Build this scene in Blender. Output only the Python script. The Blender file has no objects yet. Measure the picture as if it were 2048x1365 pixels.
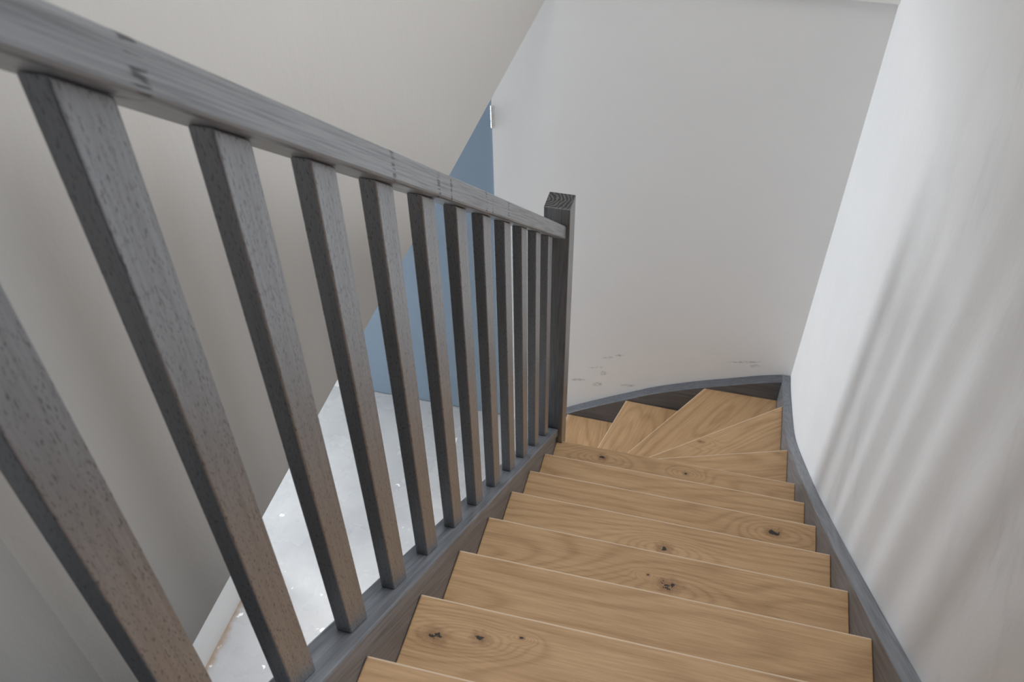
import bpy, bmesh, math, random
from mathutils import Matrix, Vector

SC = bpy.context.scene
COL = SC.collection

# ------------------------------------------------------------------ camera
cam_data = bpy.data.cameras.new('camera')
cam = bpy.data.objects.new('camera', cam_data)
COL.objects.link(cam)
SC.camera = cam
cam_data.sensor_width = 36.0
cam_data.lens = 1789.174 * 36.0 / 2048.0
cam_data.clip_start = 0.02
CR = Vector((0.96880880, 0.24746232, -0.01311110))
CU = Vector((-0.16180170, 0.67174998, 0.72289154))
CF = Vector((-0.18769579, 0.69822229, -0.69083712))
CP = Vector((0.42123508, -0.61771662, 1.37885206))
cam.matrix_world = Matrix(((CR.x, CU.x, -CF.x, CP.x), (CR.y, CU.y, -CF.y, CP.y),
                           (CR.z, CU.z, -CF.z, CP.z), (0, 0, 0, 1)))
cam_data.dof.use_dof = True
cam_data.dof.focus_distance = 2.1
cam_data.dof.aperture_fstop = 9.0

# ------------------------------------------------------------------ world, lights, exposure
world = bpy.data.worlds.new('world')
SC.world = world
world.use_nodes = True
bg = world.node_tree.nodes['Background']
bg.inputs[0].default_value = (0.80, 0.88, 1.0, 1)
bg.inputs[1].default_value = 0.015

def area(name, loc, aim, sx, sy, power, col):
    d = bpy.data.lights.new(name, 'AREA')
    d.shape = 'RECTANGLE'; d.size = sx; d.size_y = sy
    d.energy = power; d.color = col
    o = bpy.data.objects.new(name, d)
    COL.objects.link(o)
    o.location = loc
    o.rotation_euler = (Vector(aim) - Vector(loc)).to_track_quat('-Z', 'Y').to_euler()
    return o

# added soft light from above; its roof opening is unseen
area('roof_fill', (0.47, 0.82, 5.15), (0.47, 0.82, 0.0), 0.88, 3.36, 66.0, (1.0, 0.98, 0.95)).rotation_euler = (0, 0, 0)
# daylight through the tall window of the room beyond the hall
area('garden_daylight', (-3.46, 2.30, -1.10), (0.0, 2.05, -0.75), 0.55, 1.9, 62.0, (0.90, 0.95, 1.0))
# added unseen light under the hall ceiling, brightens the hall floor
area('hall_fill', (-0.95, 0.95, 0.078), (-0.95, 0.95, -2.0), 0.22, 0.22, 9.0, (0.97, 0.98, 1.0)).data.spread = math.radians(76)
# added light from the right, out of view, lifts beige wall and balusters
area('side_fill', (1.95, 1.20, 2.15), (-0.2, 1.05, 0.9), 2.5, 2.9, 47.0, (0.97, 0.98, 1.0))
# added cool light beside the viewer, lifts the wall bend and near balusters
area('landing_fill', (1.75, -1.10, 1.25), (-0.28, -0.20, 0.45), 1.1, 1.7, 11.0, (0.80, 0.88, 1.0))

vs = SC.view_settings
vs.view_transform = 'Standard'
vs.look = 'None'
vs.gamma = 1.0
vs.use_curve_mapping = False
vs.exposure = 0.44
SC.cycles.max_bounces = 10
SC.cycles.diffuse_bounces = 6

# ------------------------------------------------------------------ dimensions (metres)
G, R = 0.22815, 0.18596            # going and riser of the straight flight
K = R / G
W = 0.90                           # tread length between the strings
FLOOR = -13 * R                    # hall floor
UP = 2 * R                         # landing floor
XW, YW = 0.94, 2.605               # right wall, far wall
XB, ZB = -0.245, 0.082             # beige wall and its lower edge
TOP = 5.0
YE = -0.50                         # stairwell walls cut short out of view, to keep baluster fronts dark
SLOPE = -math.atan(K)

# ------------------------------------------------------------------ node helpers
def new_mat(name):
    m = bpy.data.materials.new(name)
    m.use_nodes = True
    nt = m.node_tree
    return m, nt, nt.nodes['Principled BSDF']

def N(nt, kind, **kw):
    n = nt.nodes.new(kind)
    for k, v in kw.items():
        setattr(n, k, v)
    return n

def sock(nt, s, v):
    if isinstance(v, (int, float)):
        s.default_value = v
    elif isinstance(v, tuple):
        s.default_value = v
    else:
        nt.links.new(v, s)

def M(nt, op, a, b=None, c=None, clamp=False):
    n = N(nt, 'ShaderNodeMath', operation=op, use_clamp=clamp)
    sock(nt, n.inputs[0], a)
    if b is not None: sock(nt, n.inputs[1], b)
    if c is not None: sock(nt, n.inputs[2], c)
    return n.outputs[0]

def coords(nt, scale=(1, 1, 1), rot=(0, 0, 0), loc=(0, 0, 0)):
    t = N(nt, 'ShaderNodeTexCoord')
    r = N(nt, 'ShaderNodeMapping')
    nt.links.new(t.outputs['Object'], r.inputs[0])
    r.inputs['Location'].default_value = loc
    r.inputs['Rotation'].default_value = rot
    s = N(nt, 'ShaderNodeVectorMath', operation='MULTIPLY')
    nt.links.new(r.outputs[0], s.inputs[0])
    s.inputs[1].default_value = scale
    return s.outputs[0]

def noise(nt, vec, scale=1.0, detail=3.0, rough=0.55, dist=0.0):
    n = N(nt, 'ShaderNodeTexNoise')
    nt.links.new(vec, n.inputs['Vector'])
    n.inputs['Scale'].default_value = scale
    n.inputs['Detail'].default_value = detail
    n.inputs['Roughness'].default_value = rough
    n.inputs['Distortion'].default_value = dist
    return n.outputs[0]

def ramp(nt, fac, stops):
    n = N(nt, 'ShaderNodeValToRGB')
    nt.links.new(fac, n.inputs[0])
    el = n.color_ramp.elements
    while len(el) < len(stops): el.new(0.5)
    for e, (p, c) in zip(el, stops):
        e.position = p
        e.color = (c[0], c[1], c[2], 1) if isinstance(c, tuple) else (c, c, c, 1)
    return n.outputs[0]

def mix(nt, fac, a, b, blend='MIX'):
    n = N(nt, 'ShaderNodeMix', data_type='RGBA', blend_type=blend)
    sock(nt, n.inputs['Factor'], fac)
    for s, v in ((n.inputs['A'], a), (n.inputs['B'], b)):
        if isinstance(v, tuple): s.default_value = (v[0], v[1], v[2], 1)
        else: nt.links.new(v, s)
    return n.outputs['Result']

def bump(nt, height, bsdf, strength, dist):
    b = N(nt, 'ShaderNodeBump')
    b.inputs['Strength'].default_value = strength
    b.inputs['Distance'].default_value = dist
    nt.links.new(height, b.inputs['Height'])
    nt.links.new(b.outputs[0], bsdf.inputs['Normal'])

def smooth(nt, v, a, b):
    n = N(nt, 'ShaderNodeMapRange', interpolation_type='SMOOTHSTEP')
    sock(nt, n.inputs[0], v)
    n.inputs[1].default_value = a; n.inputs[2].default_value = b
    n.inputs[3].default_value = 0.0; n.inputs[4].default_value = 1.0
    return n.outputs[0]

# ------------------------------------------------------------------ materials
def plaster(name, base, mottle=0.05, streak=0.0, scuffs=None, rough=0.8):
    m, nt, b = new_mat(name)
    n1 = noise(nt, coords(nt, (1.6, 1.6, 1.6)), 1.0, 4, 0.55)
    n2 = noise(nt, coords(nt, (14, 14, 14)), 1.0, 4, 0.6)
    v = M(nt, 'ADD', M(nt, 'MULTIPLY', M(nt, 'SUBTRACT', n1, 0.5), mottle * 2.2),
          M(nt, 'MULTIPLY', M(nt, 'SUBTRACT', n2, 0.5), mottle * 0.8))
    if streak:                                         # damp trowel marks left in fresh plaster
        s1 = noise(nt, coords(nt, (1, 7.5, 2.2), (0.32, 0, 0)), 1.0, 5, 0.62, 0.4)
        gate = smooth(nt, noise(nt, coords(nt, (1, 1.3, 1.1), loc=(0, 4.2, 1.0)), 1.0, 2, 0.5), 0.42, 0.62)
        sy = N(nt, 'ShaderNodeSeparateXYZ')
        nt.links.new(coords(nt), sy.inputs[0])
        gate = M(nt, 'MULTIPLY', gate, M(nt, 'SUBTRACT', 1.0, smooth(nt, sy.outputs[1], 0.9, 1.7)))
        v = M(nt, 'SUBTRACT', v, M(nt, 'MULTIPLY', M(nt, 'MULTIPLY', smooth(nt, s1, 0.5, 0.68), gate), streak))
    fac = M(nt, 'ADD', 1.0, v)
    c = N(nt, 'ShaderNodeVectorMath', operation='SCALE')
    c.inputs[0].default_value = base
    nt.links.new(fac, c.inputs['Scale'])
    col = c.outputs[0]
    if scuffs:                                         # dark rub marks with a shape of their own
        sep = N(nt, 'ShaderNodeSeparateXYZ')
        nt.links.new(coords(nt), sep.inputs[0])
        tot = None
        for (x, z, wx, wz) in scuffs:
            dx = M(nt, 'DIVIDE', M(nt, 'SUBTRACT', sep.outputs[0], x), wx)
            dz = M(nt, 'DIVIDE', M(nt, 'SUBTRACT', M(nt, 'SUBTRACT', sep.outputs[2], z),
                                   M(nt, 'MULTIPLY', M(nt, 'SUBTRACT', sep.outputs[0], x), 0.25)), wz)
            d = M(nt, 'ADD', M(nt, 'MULTIPLY', dx, dx), M(nt, 'MULTIPLY', dz, dz))
            k = M(nt, 'SUBTRACT', 1.0, smooth(nt, d, 0.15, 1.0))
            tot = k if tot is None else M(nt, 'MAXIMUM', tot, k)
        g = smooth(nt, noise(nt, coords(nt, (60, 60, 160)), 1.0, 4, 0.6), 0.38, 0.62)
        col = mix(nt, M(nt, 'MULTIPLY', M(nt, 'MULTIPLY', tot, g), 0.55), col, (0.17, 0.17, 0.18))
    nt.links.new(col, b.inputs['Base Color'])
    b.inputs['Roughness'].default_value = rough
    b.inputs['Specular IOR Level'].default_value = 0.3
    h = noise(nt, coords(nt, (26, 26, 9)), 1.0, 5, 0.65)
    bump(nt, h, b, 0.16, 0.006)
    return m

def stain(name, axis, marks=None, tint=(0.085, 0.092, 0.103), pores=True, endgrain=False, gloss=1.0):
    """dark grey stained softwood under a satin varnish; axis = direction of the grain"""
    m, nt, b = new_mat(name)
    rot = (0, 0, 0)
    if axis == 'Z': f1, f2, f3 = (240, 240, 6), (520, 520, 110), (10, 10, 0.7)
    elif axis == 'X': f1, f2, f3 = (5, 300, 300), (55, 420, 420), (0.7, 10, 10)
    else:
        f1, f2, f3 = (300, 5, 300), (420, 55, 420), (10, 0.7, 10)
        if axis == 'S': rot = (-SLOPE, 0, 0)
    g1 = noise(nt, coords(nt, f1, rot), 1.0, 3, 0.6)
    g3 = noise(nt, coords(nt, f3, rot), 1.0, 2, 0.5)
    rings = M(nt, 'SINE', M(nt, 'MULTIPLY', g3, 85.0))
    v = M(nt, 'ADD', M(nt, 'MULTIPLY', M(nt, 'SUBTRACT', g1, 0.5), 0.6 if pores else 1.3), M(nt, 'MULTIPLY', rings, 0.13))
    fac = M(nt, 'ADD', 1.0, v)
    c = N(nt, 'ShaderNodeVectorMath', operation='SCALE')
    c.inputs[0].default_value = tint
    nt.links.new(fac, c.inputs['Scale'])
    col = c.outputs[0]
    coat = gloss
    if pores:
        p = noise(nt, coords(nt, f2, rot), 1.0, 2, 0.5)
        k = smooth(nt, p, 0.57, 0.68)
        col = mix(nt, M(nt, 'MULTIPLY', k, 0.75), col, (0.03, 0.03, 0.032))
        coat = M(nt, 'SUBTRACT', gloss, M(nt, 'MULTIPLY', k, 0.6))
    if marks:                                          # finger joints and knots along the handrail
        sep = N(nt, 'ShaderNodeSeparateXYZ')
        nt.links.new(coords(nt), sep.inputs[0])
        tot = None
        for (y, w) in marks:
            yy = M(nt, 'ADD', sep.outputs[1], M(nt, 'MULTIPLY', noise(nt, coords(nt, (90, 90, 90)), 1.0, 2), 0.012))
            d = M(nt, 'ABSOLUTE', M(nt, 'SUBTRACT', yy, y + 0.006))
            k = M(nt, 'SUBTRACT', 1.0, smooth(nt, d, w * 0.4, w))
            tot = k if tot is None else M(nt, 'MAXIMUM', tot, k)
        comb = smooth(nt, noise(nt, coords(nt, (30, 20, 330), rot), 1.0, 1, 0.5), 0.46, 0.6)
        kk = M(nt, 'MULTIPLY', tot, comb)
        col = mix(nt, M(nt, 'MULTIPLY', kk, 0.9), col, (0.02, 0.02, 0.02))
        coat = M(nt, 'SUBTRACT', coat, M(nt, 'MULTIPLY', kk, 0.7), clamp=True)
    if endgrain:                                       # growth rings of the sawn post head drink more stain
        geo = N(nt, 'ShaderNodeNewGeometry')
        sn = N(nt, 'ShaderNodeSeparateXYZ')
        nt.links.new(geo.outputs['Normal'], sn.inputs[0])
        up = smooth(nt, M(nt, 'ABSOLUTE', sn.outputs[2]), 0.85, 0.97)
        ce = coords(nt, (1, 1, 0), loc=(0.045, -0.005, 0))
        ln = N(nt, 'ShaderNodeVectorMath', operation='LENGTH')
        nt.links.new(ce, ln.inputs[0])
        wob = noise(nt, coords(nt, (30, 30, 0)), 1.0, 2)
        rr = M(nt, 'SINE', M(nt, 'MULTIPLY', M(nt, 'ADD', ln.outputs['Value'], M(nt, 'MULTIPLY', wob, 0.025)), 560.0))
        e = ramp(nt, M(nt, 'MULTIPLY_ADD', rr, 0.5, 0.5), [(0.0, 0.006), (0.5, 0.015), (1.0, 0.10)])
        col = mix(nt, up, col, e)
        coat = M(nt, 'MULTIPLY', coat, M(nt, 'SUBTRACT', 1.0, M(nt, 'MULTIPLY', up, 0.85)), clamp=True)
    coat = M(nt, 'MULTIPLY', coat, M(nt, 'MULTIPLY_ADD', smooth(nt, g1, 0.25, 0.62), 0.2 if pores else 0.5, 0.8 if pores else 0.5), clamp=True)    # grain lines break the varnish
    nt.links.new(col, b.inputs['Base Color'])
    b.inputs['Roughness'].default_value = 0.45
    b.inputs['Specular IOR Level'].default_value = 0.5
    sock(nt, b.inputs['Coat Weight'], coat)
    b.inputs['Coat IOR'].default_value = 2.8
    b.inputs['Coat Roughness'].default_value = 0.34
    bump(nt, g1, b, 0.25, 0.0012)
    return m

def oak(name, seed, knots=(), rot=0.0, edge_light=True):
    """oiled oak; grain runs along local X turned by rot; knots = (x, y, size) on the tread"""
    m, nt, b = new_mat(name)
    rr = (0, 0, -rot)
    off = (seed * 3.17, seed * 1.71, seed * 0.63)
    big = noise(nt, coords(nt, (0.85, 5.2, 1.0), rr, off), 1.0, 1.2, 0.45, 0.25)
    val = big
    sep = N(nt, 'ShaderNodeSeparateXYZ')
    nt.links.new(coords(nt), sep.inputs[0])
    hole = None; halo = None
    wob = noise(nt, coords(nt, (55, 70, 40), (0, 0, 0), off), 1.0, 3, 0.6)
    for (kx, ky, ks, *flat) in knots:                  # a fourth value: only arched grain, no knot
        dx = M(nt, 'SUBTRACT', sep.outputs[0], kx)
        dy = M(nt, 'SUBTRACT', sep.outputs[1], ky)
        a = M(nt, 'ADD', M(nt, 'MULTIPLY', M(nt, 'MULTIPLY', dx, dx), 0.16),
              M(nt, 'MULTIPLY', M(nt, 'MULTIPLY', dy, dy), 1.0))
        s2 = (ks * 2.6) ** 2
        gz = M(nt, 'POWER', 2.718, M(nt, 'DIVIDE', M(nt, 'MULTIPLY', a, -1.0), s2))
        val = M(nt, 'ADD', val, M(nt, 'MULTIPLY', gz, 0.30))
        if flat: continue
        d2 = M(nt, 'SQRT', M(nt, 'ADD', M(nt, 'MULTIPLY', M(nt, 'MULTIPLY', dx, dx), 0.55), M(nt, 'MULTIPLY', dy, dy)))
        dn = M(nt, 'ADD', d2, M(nt, 'MULTIPLY', M(nt, 'SUBTRACT', wob, 0.5), ks * 2.4))
        h = M(nt, 'SUBTRACT', 1.0, smooth(nt, dn, ks * 0.28, ks * 0.5))
        l = M(nt, 'SUBTRACT', 1.0, smooth(nt, dn, ks * 0.5, ks * 1.7))
        hole = h if hole is None else M(nt, 'MAXIMUM', hole, h)
        halo = l if halo is None else M(nt, 'MAXIMUM', halo, l)
    arcs = M(nt, 'MULTIPLY_ADD', M(nt, 'SINE', M(nt, 'MULTIPLY', val, 95.0)), 0.5, 0.5)
    arcs = M(nt, 'POWER', arcs, 2.6)
    fine = noise(nt, coords(nt, (9, 230, 60), rr, off), 1.0, 4, 0.65)
    flow = noise(nt, coords(nt, (2.2, 34, 12), rr, off), 1.0, 3, 0.6, 0.3)
    tone = noise(nt, coords(nt, (1.2, 6, 1), rr, (seed * 7.7, 0, seed)), 1.0, 2)
    v = M(nt, 'ADD', M(nt, 'MULTIPLY', M(nt, 'SUBTRACT', fine, 0.5), 0.62), M(nt, 'MULTIPLY', M(nt, 'SUBTRACT', flow, 0.5), 0.30))
    v = M(nt, 'ADD', v, M(nt, 'MULTIPLY', M(nt, 'SUBTRACT', tone, 0.5), 0.25))
    v = M(nt, 'SUBTRACT', v, M(nt, 'MULTIPLY', arcs, 0.13))
    fac = M(nt, 'ADD', 0.56, v)
    col = ramp(nt, fac, [(0.12, (0.205, 0.112, 0.050)), (0.42, (0.385, 0.238, 0.120)),
                         (0.62, (0.490, 0.318, 0.172)), (0.9, (0.590, 0.410, 0.245))])
    if hole is not None:
        col = mix(nt, M(nt, 'MULTIPLY', halo, 0.55), col, (0.17, 0.085, 0.035))
        col = mix(nt, hole, col, (0.022, 0.017, 0.015))
    if edge_light:                                          # eased front edge, its highlight painted into the colour
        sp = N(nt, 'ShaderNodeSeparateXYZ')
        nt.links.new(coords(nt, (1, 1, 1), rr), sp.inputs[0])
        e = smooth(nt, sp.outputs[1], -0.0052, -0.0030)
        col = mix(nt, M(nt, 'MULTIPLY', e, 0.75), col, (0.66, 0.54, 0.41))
    nt.links.new(col, b.inputs['Base Color'])
    b.inputs['Roughness'].default_value = 0.52
    b.inputs['Specular IOR Level'].default_value = 0.4
    bump(nt, fine, b, 0.12, 0.001)
    return m

def concrete():
    m, nt, b = new_mat('polished_screed')
    n1 = noise(nt, coords(nt, (1.7, 1.7, 1)), 1.0, 5, 0.6, 0.3)
    n2 = noise(nt, coords(nt, (17, 17, 1)), 1.0, 3, 0.55)
    base = ramp(nt, n1, [(0.25, (0.25, 0.255, 0.265)), (0.75, (0.40, 0.40, 0.40))])
    fleck = smooth(nt, n2, 0.70, 0.73)                # plaster splashes
    col = mix(nt, M(nt, 'MULTIPLY', fleck, 0.75), base, (0.78, 0.78, 0.78))
    sep = N(nt, 'ShaderNodeSeparateXYZ')
    nt.links.new(coords(nt), sep.inputs[0])
    ed = M(nt, 'ADD', sep.outputs[0], M(nt, 'MULTIPLY', noise(nt, coords(nt, (25, 25, 1)), 1.0, 3), 0.05))
    edge = M(nt, 'SUBTRACT', 1.0, smooth(nt, ed, -1.40, -1.352))      # brown grime along the hall wall
    edge = M(nt, 'MULTIPLY', edge, M(nt, 'SUBTRACT', 1.0, smooth(nt, sep.outputs[1], 1.36, 1.44)))
    col = mix(nt, M(nt, 'MULTIPLY', edge, 0.8), col, (0.20, 0.13, 0.07))
    nt.links.new(col, b.inputs['Base Color'])
    r = M(nt, 'MULTIPLY_ADD', noise(nt, coords(nt, (6, 6, 1)), 1.0, 4), 0.25, 0.14)
    r = M(nt, 'MAXIMUM', r, M(nt, 'MULTIPLY', fleck, 0.6))
    nt.links.new(r, b.inputs['Roughness'])
    b.inputs['Coat Weight'].default_value = 0.5
    b.inputs['Coat Roughness'].default_value = 0.25
    bump(nt, n2, b, 0.06, 0.004)
    return m

def plain(name, col, rough, metal=0.0, spec=0.5):
    m, nt, b = new_mat(name)
    n1 = noise(nt, coords(nt, (5, 5, 5)), 1.0, 3)
    c = N(nt, 'ShaderNodeVectorMath', operation='SCALE')
    c.inputs[0].default_value = col
    nt.links.new(M(nt, 'MULTIPLY_ADD', n1, 0.08, 0.96), c.inputs['Scale'])
    nt.links.new(c.outputs[0], b.inputs['Base Color'])
    b.inputs['Roughness'].default_value = rough
    b.inputs['Metallic'].default_value = metal
    b.inputs['Specular IOR Level'].default_value = spec
    return m

SCUFFS = [(-0.006, -1.898, 0.05, 0.008), (0.054, -1.815, 0.035, 0.010), (0.012, -2.02, 0.03, 0.02),
          (0.115, -1.785, 0.03, 0.008), (0.767, -1.705, 0.03, 0.012), (0.72, -1.69, 0.10, 0.008),
          (-0.09, -2.01, 0.05, 0.010), (0.04, -1.93, 0.02, 0.02), (0.17, -1.99, 0.05, 0.012)]
MAT_RIGHT = plaster('damp_plaster', (0.80, 0.805, 0.815), 0.05, 0.13)
MAT_FAR = plaster('far_plaster', (0.75, 0.75, 0.75), 0.03, 0.0, SCUFFS)
MAT_BEIGE = plaster('warm_plaster', (0.525, 0.508, 0.482), 0.025, 0.0)
MAT_WHITE = plaster('white_plaster', (0.78, 0.78, 0.77), 0.03, 0.0)
MAT_FLOOR = concrete()
MAT_POST = stain('stained_post', 'Z', endgrain=True, pores=False, tint=(0.045, 0.047, 0.052))  # same stain, tint darkened to carry the shade on the post front
MAT_BAL = stain('stained_baluster', 'Z')
MAT_RAIL = stain('stained_handrail', 'S', pores=False,
                 marks=[(-0.107, 0.012), (0.325, 0.008), (0.491, 0.008), (0.548, 0.005), (0.745, 0.008),
                        (0.785, 0.004), (0.905, 0.007)])
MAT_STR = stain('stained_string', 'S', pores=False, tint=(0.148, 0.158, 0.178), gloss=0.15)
MAT_STRX = stain('stained_far_string', 'X', pores=False, tint=(0.085, 0.093, 0.108), gloss=0.16)  # string stain with the shade of its front face put into the tint
MAT_BLUE = plain('blue_paint', (0.215, 0.285, 0.365), 0.42)
MAT_LAND = plain('unseen_dark_landing', (0.05, 0.05, 0.055), 0.6)  # unseen; dark colour chosen to keep bounce off the baluster fronts
MAT_FRAME = plain('white_paint', (0.80, 0.80, 0.80), 0.4)
MAT_HINGE = plain('bright_steel', (0.85, 0.85, 0.85), 0.25, 0.7)
MAT_RISER = oak('oak_riser', 40.0, edge_light=False)

# ------------------------------------------------------------------ mesh helpers
def link(name, bm, mat, parent=None, bevel=0.0, seg=2, kind=None, smoothed=False):
    bmesh.ops.recalc_face_normals(bm, faces=bm.faces)
    me = bpy.data.meshes.new(name)
    bm.to_mesh(me); bm.free()
    me.materials.append(mat)
    o = bpy.data.objects.new(name, me)
    COL.objects.link(o)
    if parent is not None: o.parent = parent
    if kind: o['kind'] = kind
    if bevel:
        b = o.modifiers.new('bevel', 'BEVEL')
        b.width = bevel; b.segments = seg; b.limit_method = 'ANGLE'; b.angle_limit = math.radians(35)
        b.harden_normals = False
    return o

def prism(pts, axis, a, b, bm=None):
    """extrude a polygon given in the two other axes from a to b along axis"""
    bm = bm or bmesh.new()
    def P(u, v, w):
        return {'X': (w, u, v), 'Y': (u, w, v), 'Z': (u, v, w)}[axis]
    lo = [bm.verts.new(P(u, v, a)) for u, v in pts]
    hi = [bm.verts.new(P(u, v, b)) for u, v in pts]
    n = len(pts)
    bm.faces.new(lo); bm.faces.new(hi[::-1])
    for i in range(n):
        bm.faces.new((lo[i], lo[(i + 1) % n], hi[(i + 1) % n], hi[i]))
    return bm

def box(x0, x1, y0, y1, z0, z1, bm=None):
    return prism([(x0, y0), (x1, y0), (x1, y1), (x0, y1)], 'Z', z0, z1, bm)

def empty(name, loc, label, cat, group=None):
    o = bpy.data.objects.new(name, None)
    o.empty_display_size = 0.1
    COL.objects.link(o)
    o.location = loc
    o['label'] = label; o['category'] = cat
    if group: o['group'] = group
    return o

def catmull(pts, steps=8):
    out = []
    n = len(pts)
    for i in range(n - 1):
        p0 = pts[max(i - 1, 0)]; p1 = pts[i]; p2 = pts[i + 1]; p3 = pts[min(i + 2, n - 1)]
        for s in range(steps):
            t = s / steps
            x = p1[0] + (p2[0] - p1[0]) * t
            h = p2[0] - p1[0]
            m1 = (p2[1] - p0[1]) / (p2[0] - p0[0]) * h
            m2 = (p3[1] - p1[1]) / (p3[0] - p1[0]) * h
            t2, t3 = t * t, t * t * t
            y = (2*t3 - 3*t2 + 1)*p1[1] + (t3 - 2*t2 + t)*m1 + (-2*t3 + 3*t2)*p2[1] + (t3 - t2)*m2
            out.append((x, y))
    out.append(pts[-1])
    return out

# ------------------------------------------------------------------ the setting
link('floor', box(-3.6, 1.15, -2.4, 2.8, FLOOR - 0.2, FLOOR), MAT_FLOOR, kind='structure')
sy0, sy1, sz0, sz1 = 0.05, 2.30, 0.80, 3.60  # added opening out of view, lets the side light in
bm = box(XW, XW + 0.18, YE, sy0, FLOOR, TOP)
box(XW, XW + 0.18, sy1, 2.8, FLOOR, TOP, bm)
box(XW, XW + 0.18, sy0, sy1, FLOOR, sz0, bm)
box(XW, XW + 0.18, sy0, sy1, sz1, TOP, bm)
link('wall_right', bm, MAT_RIGHT, kind='structure')
bm = bmesh.new()
for (a, b_, c, d) in ((sy0, sy0 + 0.03, sz0, sz1), (sy1 - 0.03, sy1, sz0, sz1),
                      (sy0 + 0.03, sy1 - 0.03, sz0, sz0 + 0.03), (sy0 + 0.03, sy1 - 0.03, sz1 - 0.03, sz1)):
    box(XW + 0.05, XW + 0.09, a, b_, c, d, bm)
link('added_window_3', bm, MAT_FRAME, kind='structure')  # unseen frame of the added side opening

DX0, DX1, DZ = -1.39, -0.515, -0.425
fw = [(-3.6, FLOOR), (DX0, FLOOR), (DX0, DZ), (DX1, DZ), (DX1, FLOOR), (XW, FLOOR), (XW, 0.094), (-3.6, 0.094)]
link('wall_far', prism(fw, 'Y', YW, YW + 0.12), MAT_FAR, kind='structure')
link('trim_1', box(-0.2449, XW, YW - 0.02, YW + 0.12, 0.0945, UP), MAT_WHITE, kind='structure')
link('wall_far_upper', box(-0.2449, XW, YW, YW + 0.12, UP, TOP), MAT_FAR, kind='structure')

# beige wall beside the stairs: hangs down to the hall ceiling, bends slightly at the landing
bw = [(XB, YW + 0.12), (XB, -0.232), (-0.30, YE), (-0.42, YE), (-0.36, -0.2), (-0.36, YW + 0.12)]
link('wall_left', prism(bw, 'Z', ZB, TOP), MAT_BEIGE, kind='structure')
link('ceiling', prism([(-0.362, YW), (-3.6, YW), (-3.6, -2.4), (-0.425, -2.4), (-0.425, YE), (-0.362, -0.2)], 'Z',
                      ZB, UP), MAT_WHITE, kind='structure')
link('wall_hall', box(-1.52, -1.42, -2.4, 1.42, FLOOR, ZB), MAT_WHITE, kind='structure')
link('wall_room', box(-3.6, -1.521, 1.30, 1.42, FLOOR, ZB), MAT_WHITE, kind='structure')
# outer wall of the room beyond the hall with its tall window
wy0, wy1, wz0, wz1 = 1.98, 2.57, FLOOR + 0.10, -0.10
bm = prism([(1.421, FLOOR), (wy0, FLOOR), (wy0, ZB), (1.421, ZB)], 'X', -3.40, -3.25)
prism([(wy0, FLOOR), (wy1, FLOOR), (wy1, wz0), (wy0, wz0)], 'X', -3.40, -3.25, bm)
prism([(wy0, wz1), (wy1, wz1), (wy1, ZB), (wy0, ZB)], 'X', -3.40, -3.25, bm)
prism([(wy1, FLOOR), (YW, FLOOR), (YW, ZB), (wy1, ZB)], 'X', -3.40, -3.25, bm)
link('wall_outer', bm, MAT_WHITE, kind='structure')
bm = bmesh.new()
for (a, b_, c, d) in ((wy0, wy0 + 0.03, wz0, wz1), (wy1 - 0.03, wy1, wz0, wz1),
                      (wy0 + 0.03, wy1 - 0.03, wz0, wz0 + 0.03), (wy0 + 0.03, wy1 - 0.03, wz1 - 0.03, wz1)):
    box(-3.36, -3.30, a, b_, c, d, bm)
link('window_1', bm, MAT_FRAME, kind='structure')

# landing floor behind the top step, upper ceiling with an added opening for the top light
NOS = -2 * G
link('floor_landing', prism([(-0.41, NOS - 0.24), (XW, NOS - 0.24), (XW, -3.2), (-0.41, -3.2)], 'Z',
                            UP - 0.28, UP), MAT_LAND, kind='structure')
rx0, rx1, ry0, ry1 = 0.02, 0.92, -0.88, 2.52
bm = box(-0.58, rx0, -1.2, 2.8, TOP, TOP + 0.2)
box(rx1, 1.15, -1.2, 2.8, TOP, TOP + 0.2, bm)
box(rx0, rx1, -1.2, ry0, TOP, TOP + 0.2, bm)
box(rx0, rx1, ry1, 2.8, TOP, TOP + 0.2, bm)
link('ceiling_upper', bm, MAT_WHITE, kind='structure')
bm = bmesh.new()
for (a, b_, c, d) in ((rx0, rx0 + 0.04, ry0, ry1), (rx1 - 0.04, rx1, ry0, ry1),
                      (rx0 + 0.04, rx1 - 0.04, ry0, ry0 + 0.04), (rx0 + 0.04, rx1 - 0.04, ry1 - 0.04, ry1)):
    box(a, b_, c, d, TOP + 0.05, TOP + 0.10, bm)
link('added_window_2', bm, MAT_FRAME, kind='structure')  # unseen frame of the added roof opening

# blue door in the far wall
door = link('door_1', box(DX0 + 0.004, DX1 - 0.004, YW + 0.012, YW + 0.052, FLOOR + 0.006, DZ - 0.004), MAT_BLUE,
            bevel=0.002, kind='structure')
for hz in (-0.525, -1.42, -2.25):
    bm = bmesh.new()
    for a, b_ in ((-0.052, -0.021), (-0.018, 0.028), (0.031, 0.052)):
        r_ = bmesh.ops.create_cone(bm, cap_ends=True, segments=16, radius1=0.0065, radius2=0.0065, depth=b_ - a)
        bmesh.ops.translate(bm, verts=r_['verts'], vec=(DX1 + 0.001, YW - 0.001, hz + (a + b_) / 2))
    link('hinge', bm, MAT_HINGE, door)['label'] = 'bright steel door hinge'

# ------------------------------------------------------------------ the staircase
stair = empty('staircase', (0.42, 1.0, FLOOR),
              'winding wooden staircase with oak treads between dark grey strings', 'staircase')
stair_inv = Matrix.Translation(stair.location).inverted()

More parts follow.
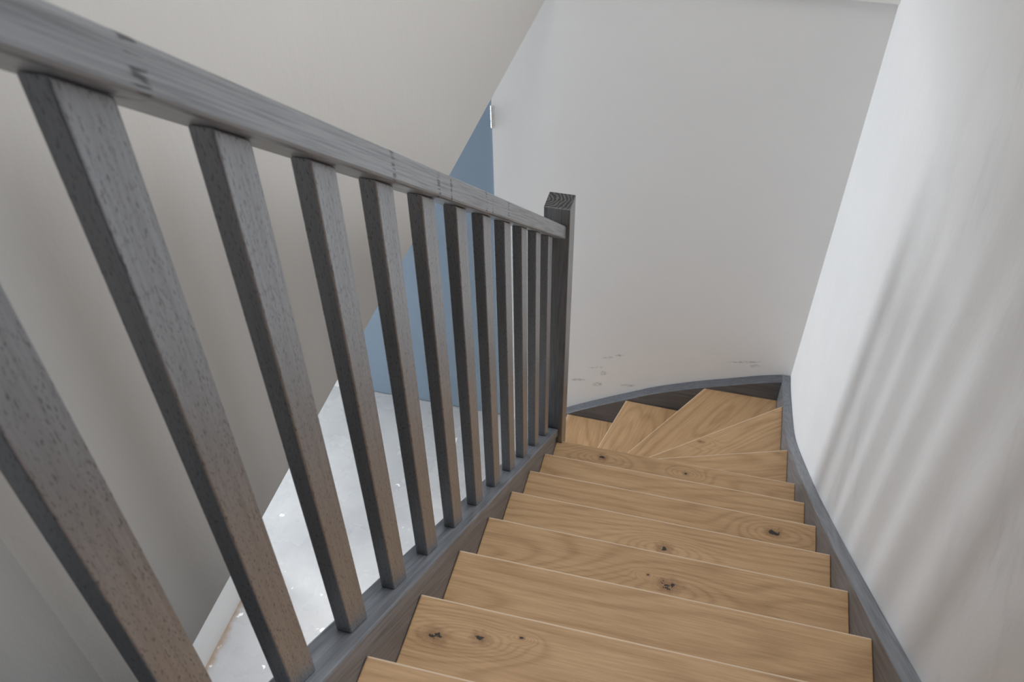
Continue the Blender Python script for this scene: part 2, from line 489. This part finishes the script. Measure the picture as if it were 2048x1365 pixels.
def part(name, bm, mat, parent, bevel=0.0, label=None, origin=None):
    """part built in world coordinates, with its own origin, under an unrotated parent"""
    org = Vector(origin) if origin else Vector((0, 0, 0))
    bmesh.ops.translate(bm, verts=bm.verts, vec=-org)
    o = link(name, bm, mat, parent, bevel)
    o.location = org - parent.location
    if label: o['label'] = label
    return o

TH = 0.040
KNOTS = {1: [(0.054, -0.078, 0.016), (0.138, -0.062, 0.012), (0.213, -0.043, 0.004)],
         3: [(0.481, -0.087, 0.020), (0.425, -0.072, 0.004), (0.80, -0.115, 0.045, 1), (0.33, -0.12, 0.035, 1)],
         4: [(0.457, -0.090, 0.015)], 2: [(0.20, -0.22, 0.04, 1)],
         5: [(0.776, -0.056, 0.017), (0.36, -0.19, 0.04, 1)],
         7: [(0.187, -0.046, 0.015), (0.504, -0.050, 0.010)],
         9: [(0.5385, 0.400, 0.010)]}
# straight treads: index 0 is the nearest one whose nosing is in view
for i in range(-2, 8):
    y1, y0, z = i * G, (i - 1) * G - 0.022, -i * R
    if i == 7:
        pts = [(0.0, y0), (W, y0), (W, y1), (0.0215, y1 - 0.004), (0.0215, 1.583), (0.0, 1.583)]
    else:
        pts = [(0.0, y0), (W, y0), (W, y1), (0.0, y1)]
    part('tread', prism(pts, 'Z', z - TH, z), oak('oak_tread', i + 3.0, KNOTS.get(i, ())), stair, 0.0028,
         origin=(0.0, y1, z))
    yr = y1 - 0.022
    if i < 7:
        part('riser', box(0.001, W - 0.001, yr - 0.018, yr, z - R + 0.0005, z - TH - 0.0005), MAT_RISER, stair, 0.001)

# winding treads: nosing lines fan out from the newel post
INNER = {7: (0.0215, G * 7), 8: (0.0215, 1.626), 9: (0.0215, 1.640), 10: (0.006, 1.669), 11: (-0.047, 1.669), 12: (-0.13, 1.669)}
OUTER = {7: (W, G * 7), 8: (W, 1.919), 9: (W, 2.340), 10: (0.551, 2.551), 11: (0.174, 2.551), 12: (-0.13, 2.551)}
CORN = (W, 2.551)
POSTC = (0.0215, 1.669)

def back(p, q, d):
    """line p-q moved back (towards the upper step) by d"""
    v = Vector((q[0] - p[0], q[1] - p[1])).normalized()
    n = Vector((v.y, -v.x)) * d
    return (p[0] + n.x, p[1] + n.y), (q[0] + n.x, q[1] + n.y)

def clampc(p):
    return (min(p[0], W), min(p[1], 2.551))

for i in range(8, 13):
    z = -i * R
    a, b_ = INNER[i], OUTER[i]
    pa, pb = INNER[i - 1], OUTER[i - 1]
    ba, bb = back(pa, pb, 0.022)
    bb = clampc(bb)
    ba = (max(ba[0], 0.0215) if i < 11 else ba[0], ba[1])
    if i == 8: poly = [(0.0215, ba[1]), (W, bb[1]), b_, a]
    elif i == 9: poly = [(0.0215, 1.6), (W, bb[1]), b_, a]
    elif i == 10: poly = [(0.0215, 1.62), (W, bb[1]), CORN, b_, (0.0215, 1.692)]
    elif i == 11: poly = [(0.010, 1.669), bb, b_, a]
    else: poly = [(-0.030, 1.669), bb, b_, a]
    ang = math.atan2(b_[1] - a[1], b_[0] - a[0])
    kn = KNOTS.get(i, ())
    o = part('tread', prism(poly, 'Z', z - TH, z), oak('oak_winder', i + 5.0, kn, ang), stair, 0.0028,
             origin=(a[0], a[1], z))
for i in range(7, 13):
    z = -i * R
    a, b_ = back(INNER[i], OUTER[i], 0.024)
    a2, b2 = back(INNER[i], OUTER[i], 0.042)
    b_, b2 = clampc(b_), clampc(b2)
    if i < 10:
        a = (0.022, a[1]); a2 = (0.022, a2[1])
    lim = 1.670 if i >= 10 else -9
    a = (a[0], max(a[1], lim)); a2 = (a2[0], max(a2[1], lim))
    part('riser', prism([a, b_, b2, a2], 'Z', z - R + 0.0005, z - TH - 0.0005), MAT_RISER, stair)

# inner string with its cap, from the landing down to the newel post
def slope_prism(h0, h1, x0, x1, y0, y1):
    return prism([(y0, h0 - K * y0), (y1, h0 - K * y1), (y1, h1 - K * y1), (y0, h1 - K * y0)], 'X', x0, x1)
Y0 = -0.85
part('inner_string', slope_prism(-0.26, 0.0235, -0.061, -0.0005, Y0, 1.583), MAT_STR, stair, 0.002,
     label='dark grey string on the open side')
part('string_cap', slope_prism(0.024, 0.066, -0.061, 0.006, Y0, 1.583), MAT_STR, stair, 0.004)

# wall string: straight, then sweeping level into the corner
zt = [(-1.0, 0.025 + K * 1.0), (0.0, 0.027), (0.6, 0.028 - K * 0.6), (1.0, 0.033 - K), (1.4, 0.047 - K * 1.4), (1.8, 0.082 - K * 1.8),
      (2.04, 0.117 - K * 2.04), (2.2, -1.618), (2.39, -1.683), (2.5, -1.716), (2.604, -1.732)]
top = catmull(zt)
bot = [(y, max(min(-0.30 - K * y, z - 0.3), FLOOR)) for y, z in top]
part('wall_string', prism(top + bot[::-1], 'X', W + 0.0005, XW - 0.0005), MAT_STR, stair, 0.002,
     label='dark grey string against the right wall')
xt = [(-0.32, -2.37), (-0.13, -2.229), (-0.043, -2.172), (0.09, -2.090), (0.181, -2.037), (0.304, -1.966), (0.423, -1.910),
      (0.528, -1.865), (0.668, -1.812), (0.80, -1.762), (W, -1.7325)]
top = catmull(xt)
bot = [(x, max(z - 0.46, FLOOR)) for x, z in top]
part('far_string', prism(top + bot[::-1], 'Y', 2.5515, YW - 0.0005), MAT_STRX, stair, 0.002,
     label='dark grey string against the far wall')

# ------------------------------------------------------------------ the balustrade
bal = empty('balustrade', (-0.028, 1.0, -0.75),
            'dark grey wooden balustrade with square balusters beside the oak steps', 'balustrade')
HB, HT = 0.970, 1.021
part('handrail', slope_prism(HB, HT, -0.062, 0.010, Y0, 1.583), MAT_RAIL, bal, 0.005)
part('newel_post', box(-0.063, 0.0205, 1.584, 1.667, FLOOR, -0.208), MAT_POST, bal, 0.0025,
     origin=(-0.021, 1.6255, -0.208), label='dark grey newel post with flat grained head')
part('newel_post', box(-0.063, 0.0205, Y0 - 0.085, Y0 - 0.001, UP, 1.95), MAT_POST, bal, 0.0025,
     origin=(-0.021, Y0 - 0.0425, 1.95))
SP = 0.1603
D = 0.055
yb = -0.003
bm = prism([(0.0, 0.0665), (D, 0.0665 - K * D), (D, HB - 0.0005 - K * D), (0.0, HB - 0.0005)], 'X', -0.013, 0.013)
b0 = link('baluster', bm, MAT_BAL, bal, 0.0022)
first = True
for j in range(-4, 10):
    o = b0 if first else b0.copy()
    if not first:
        COL.objects.link(o); o.parent = bal
    first = False
    y = yb + SP * j
    o.location = Vector((-0.028, y, -K * y)) - bal.location
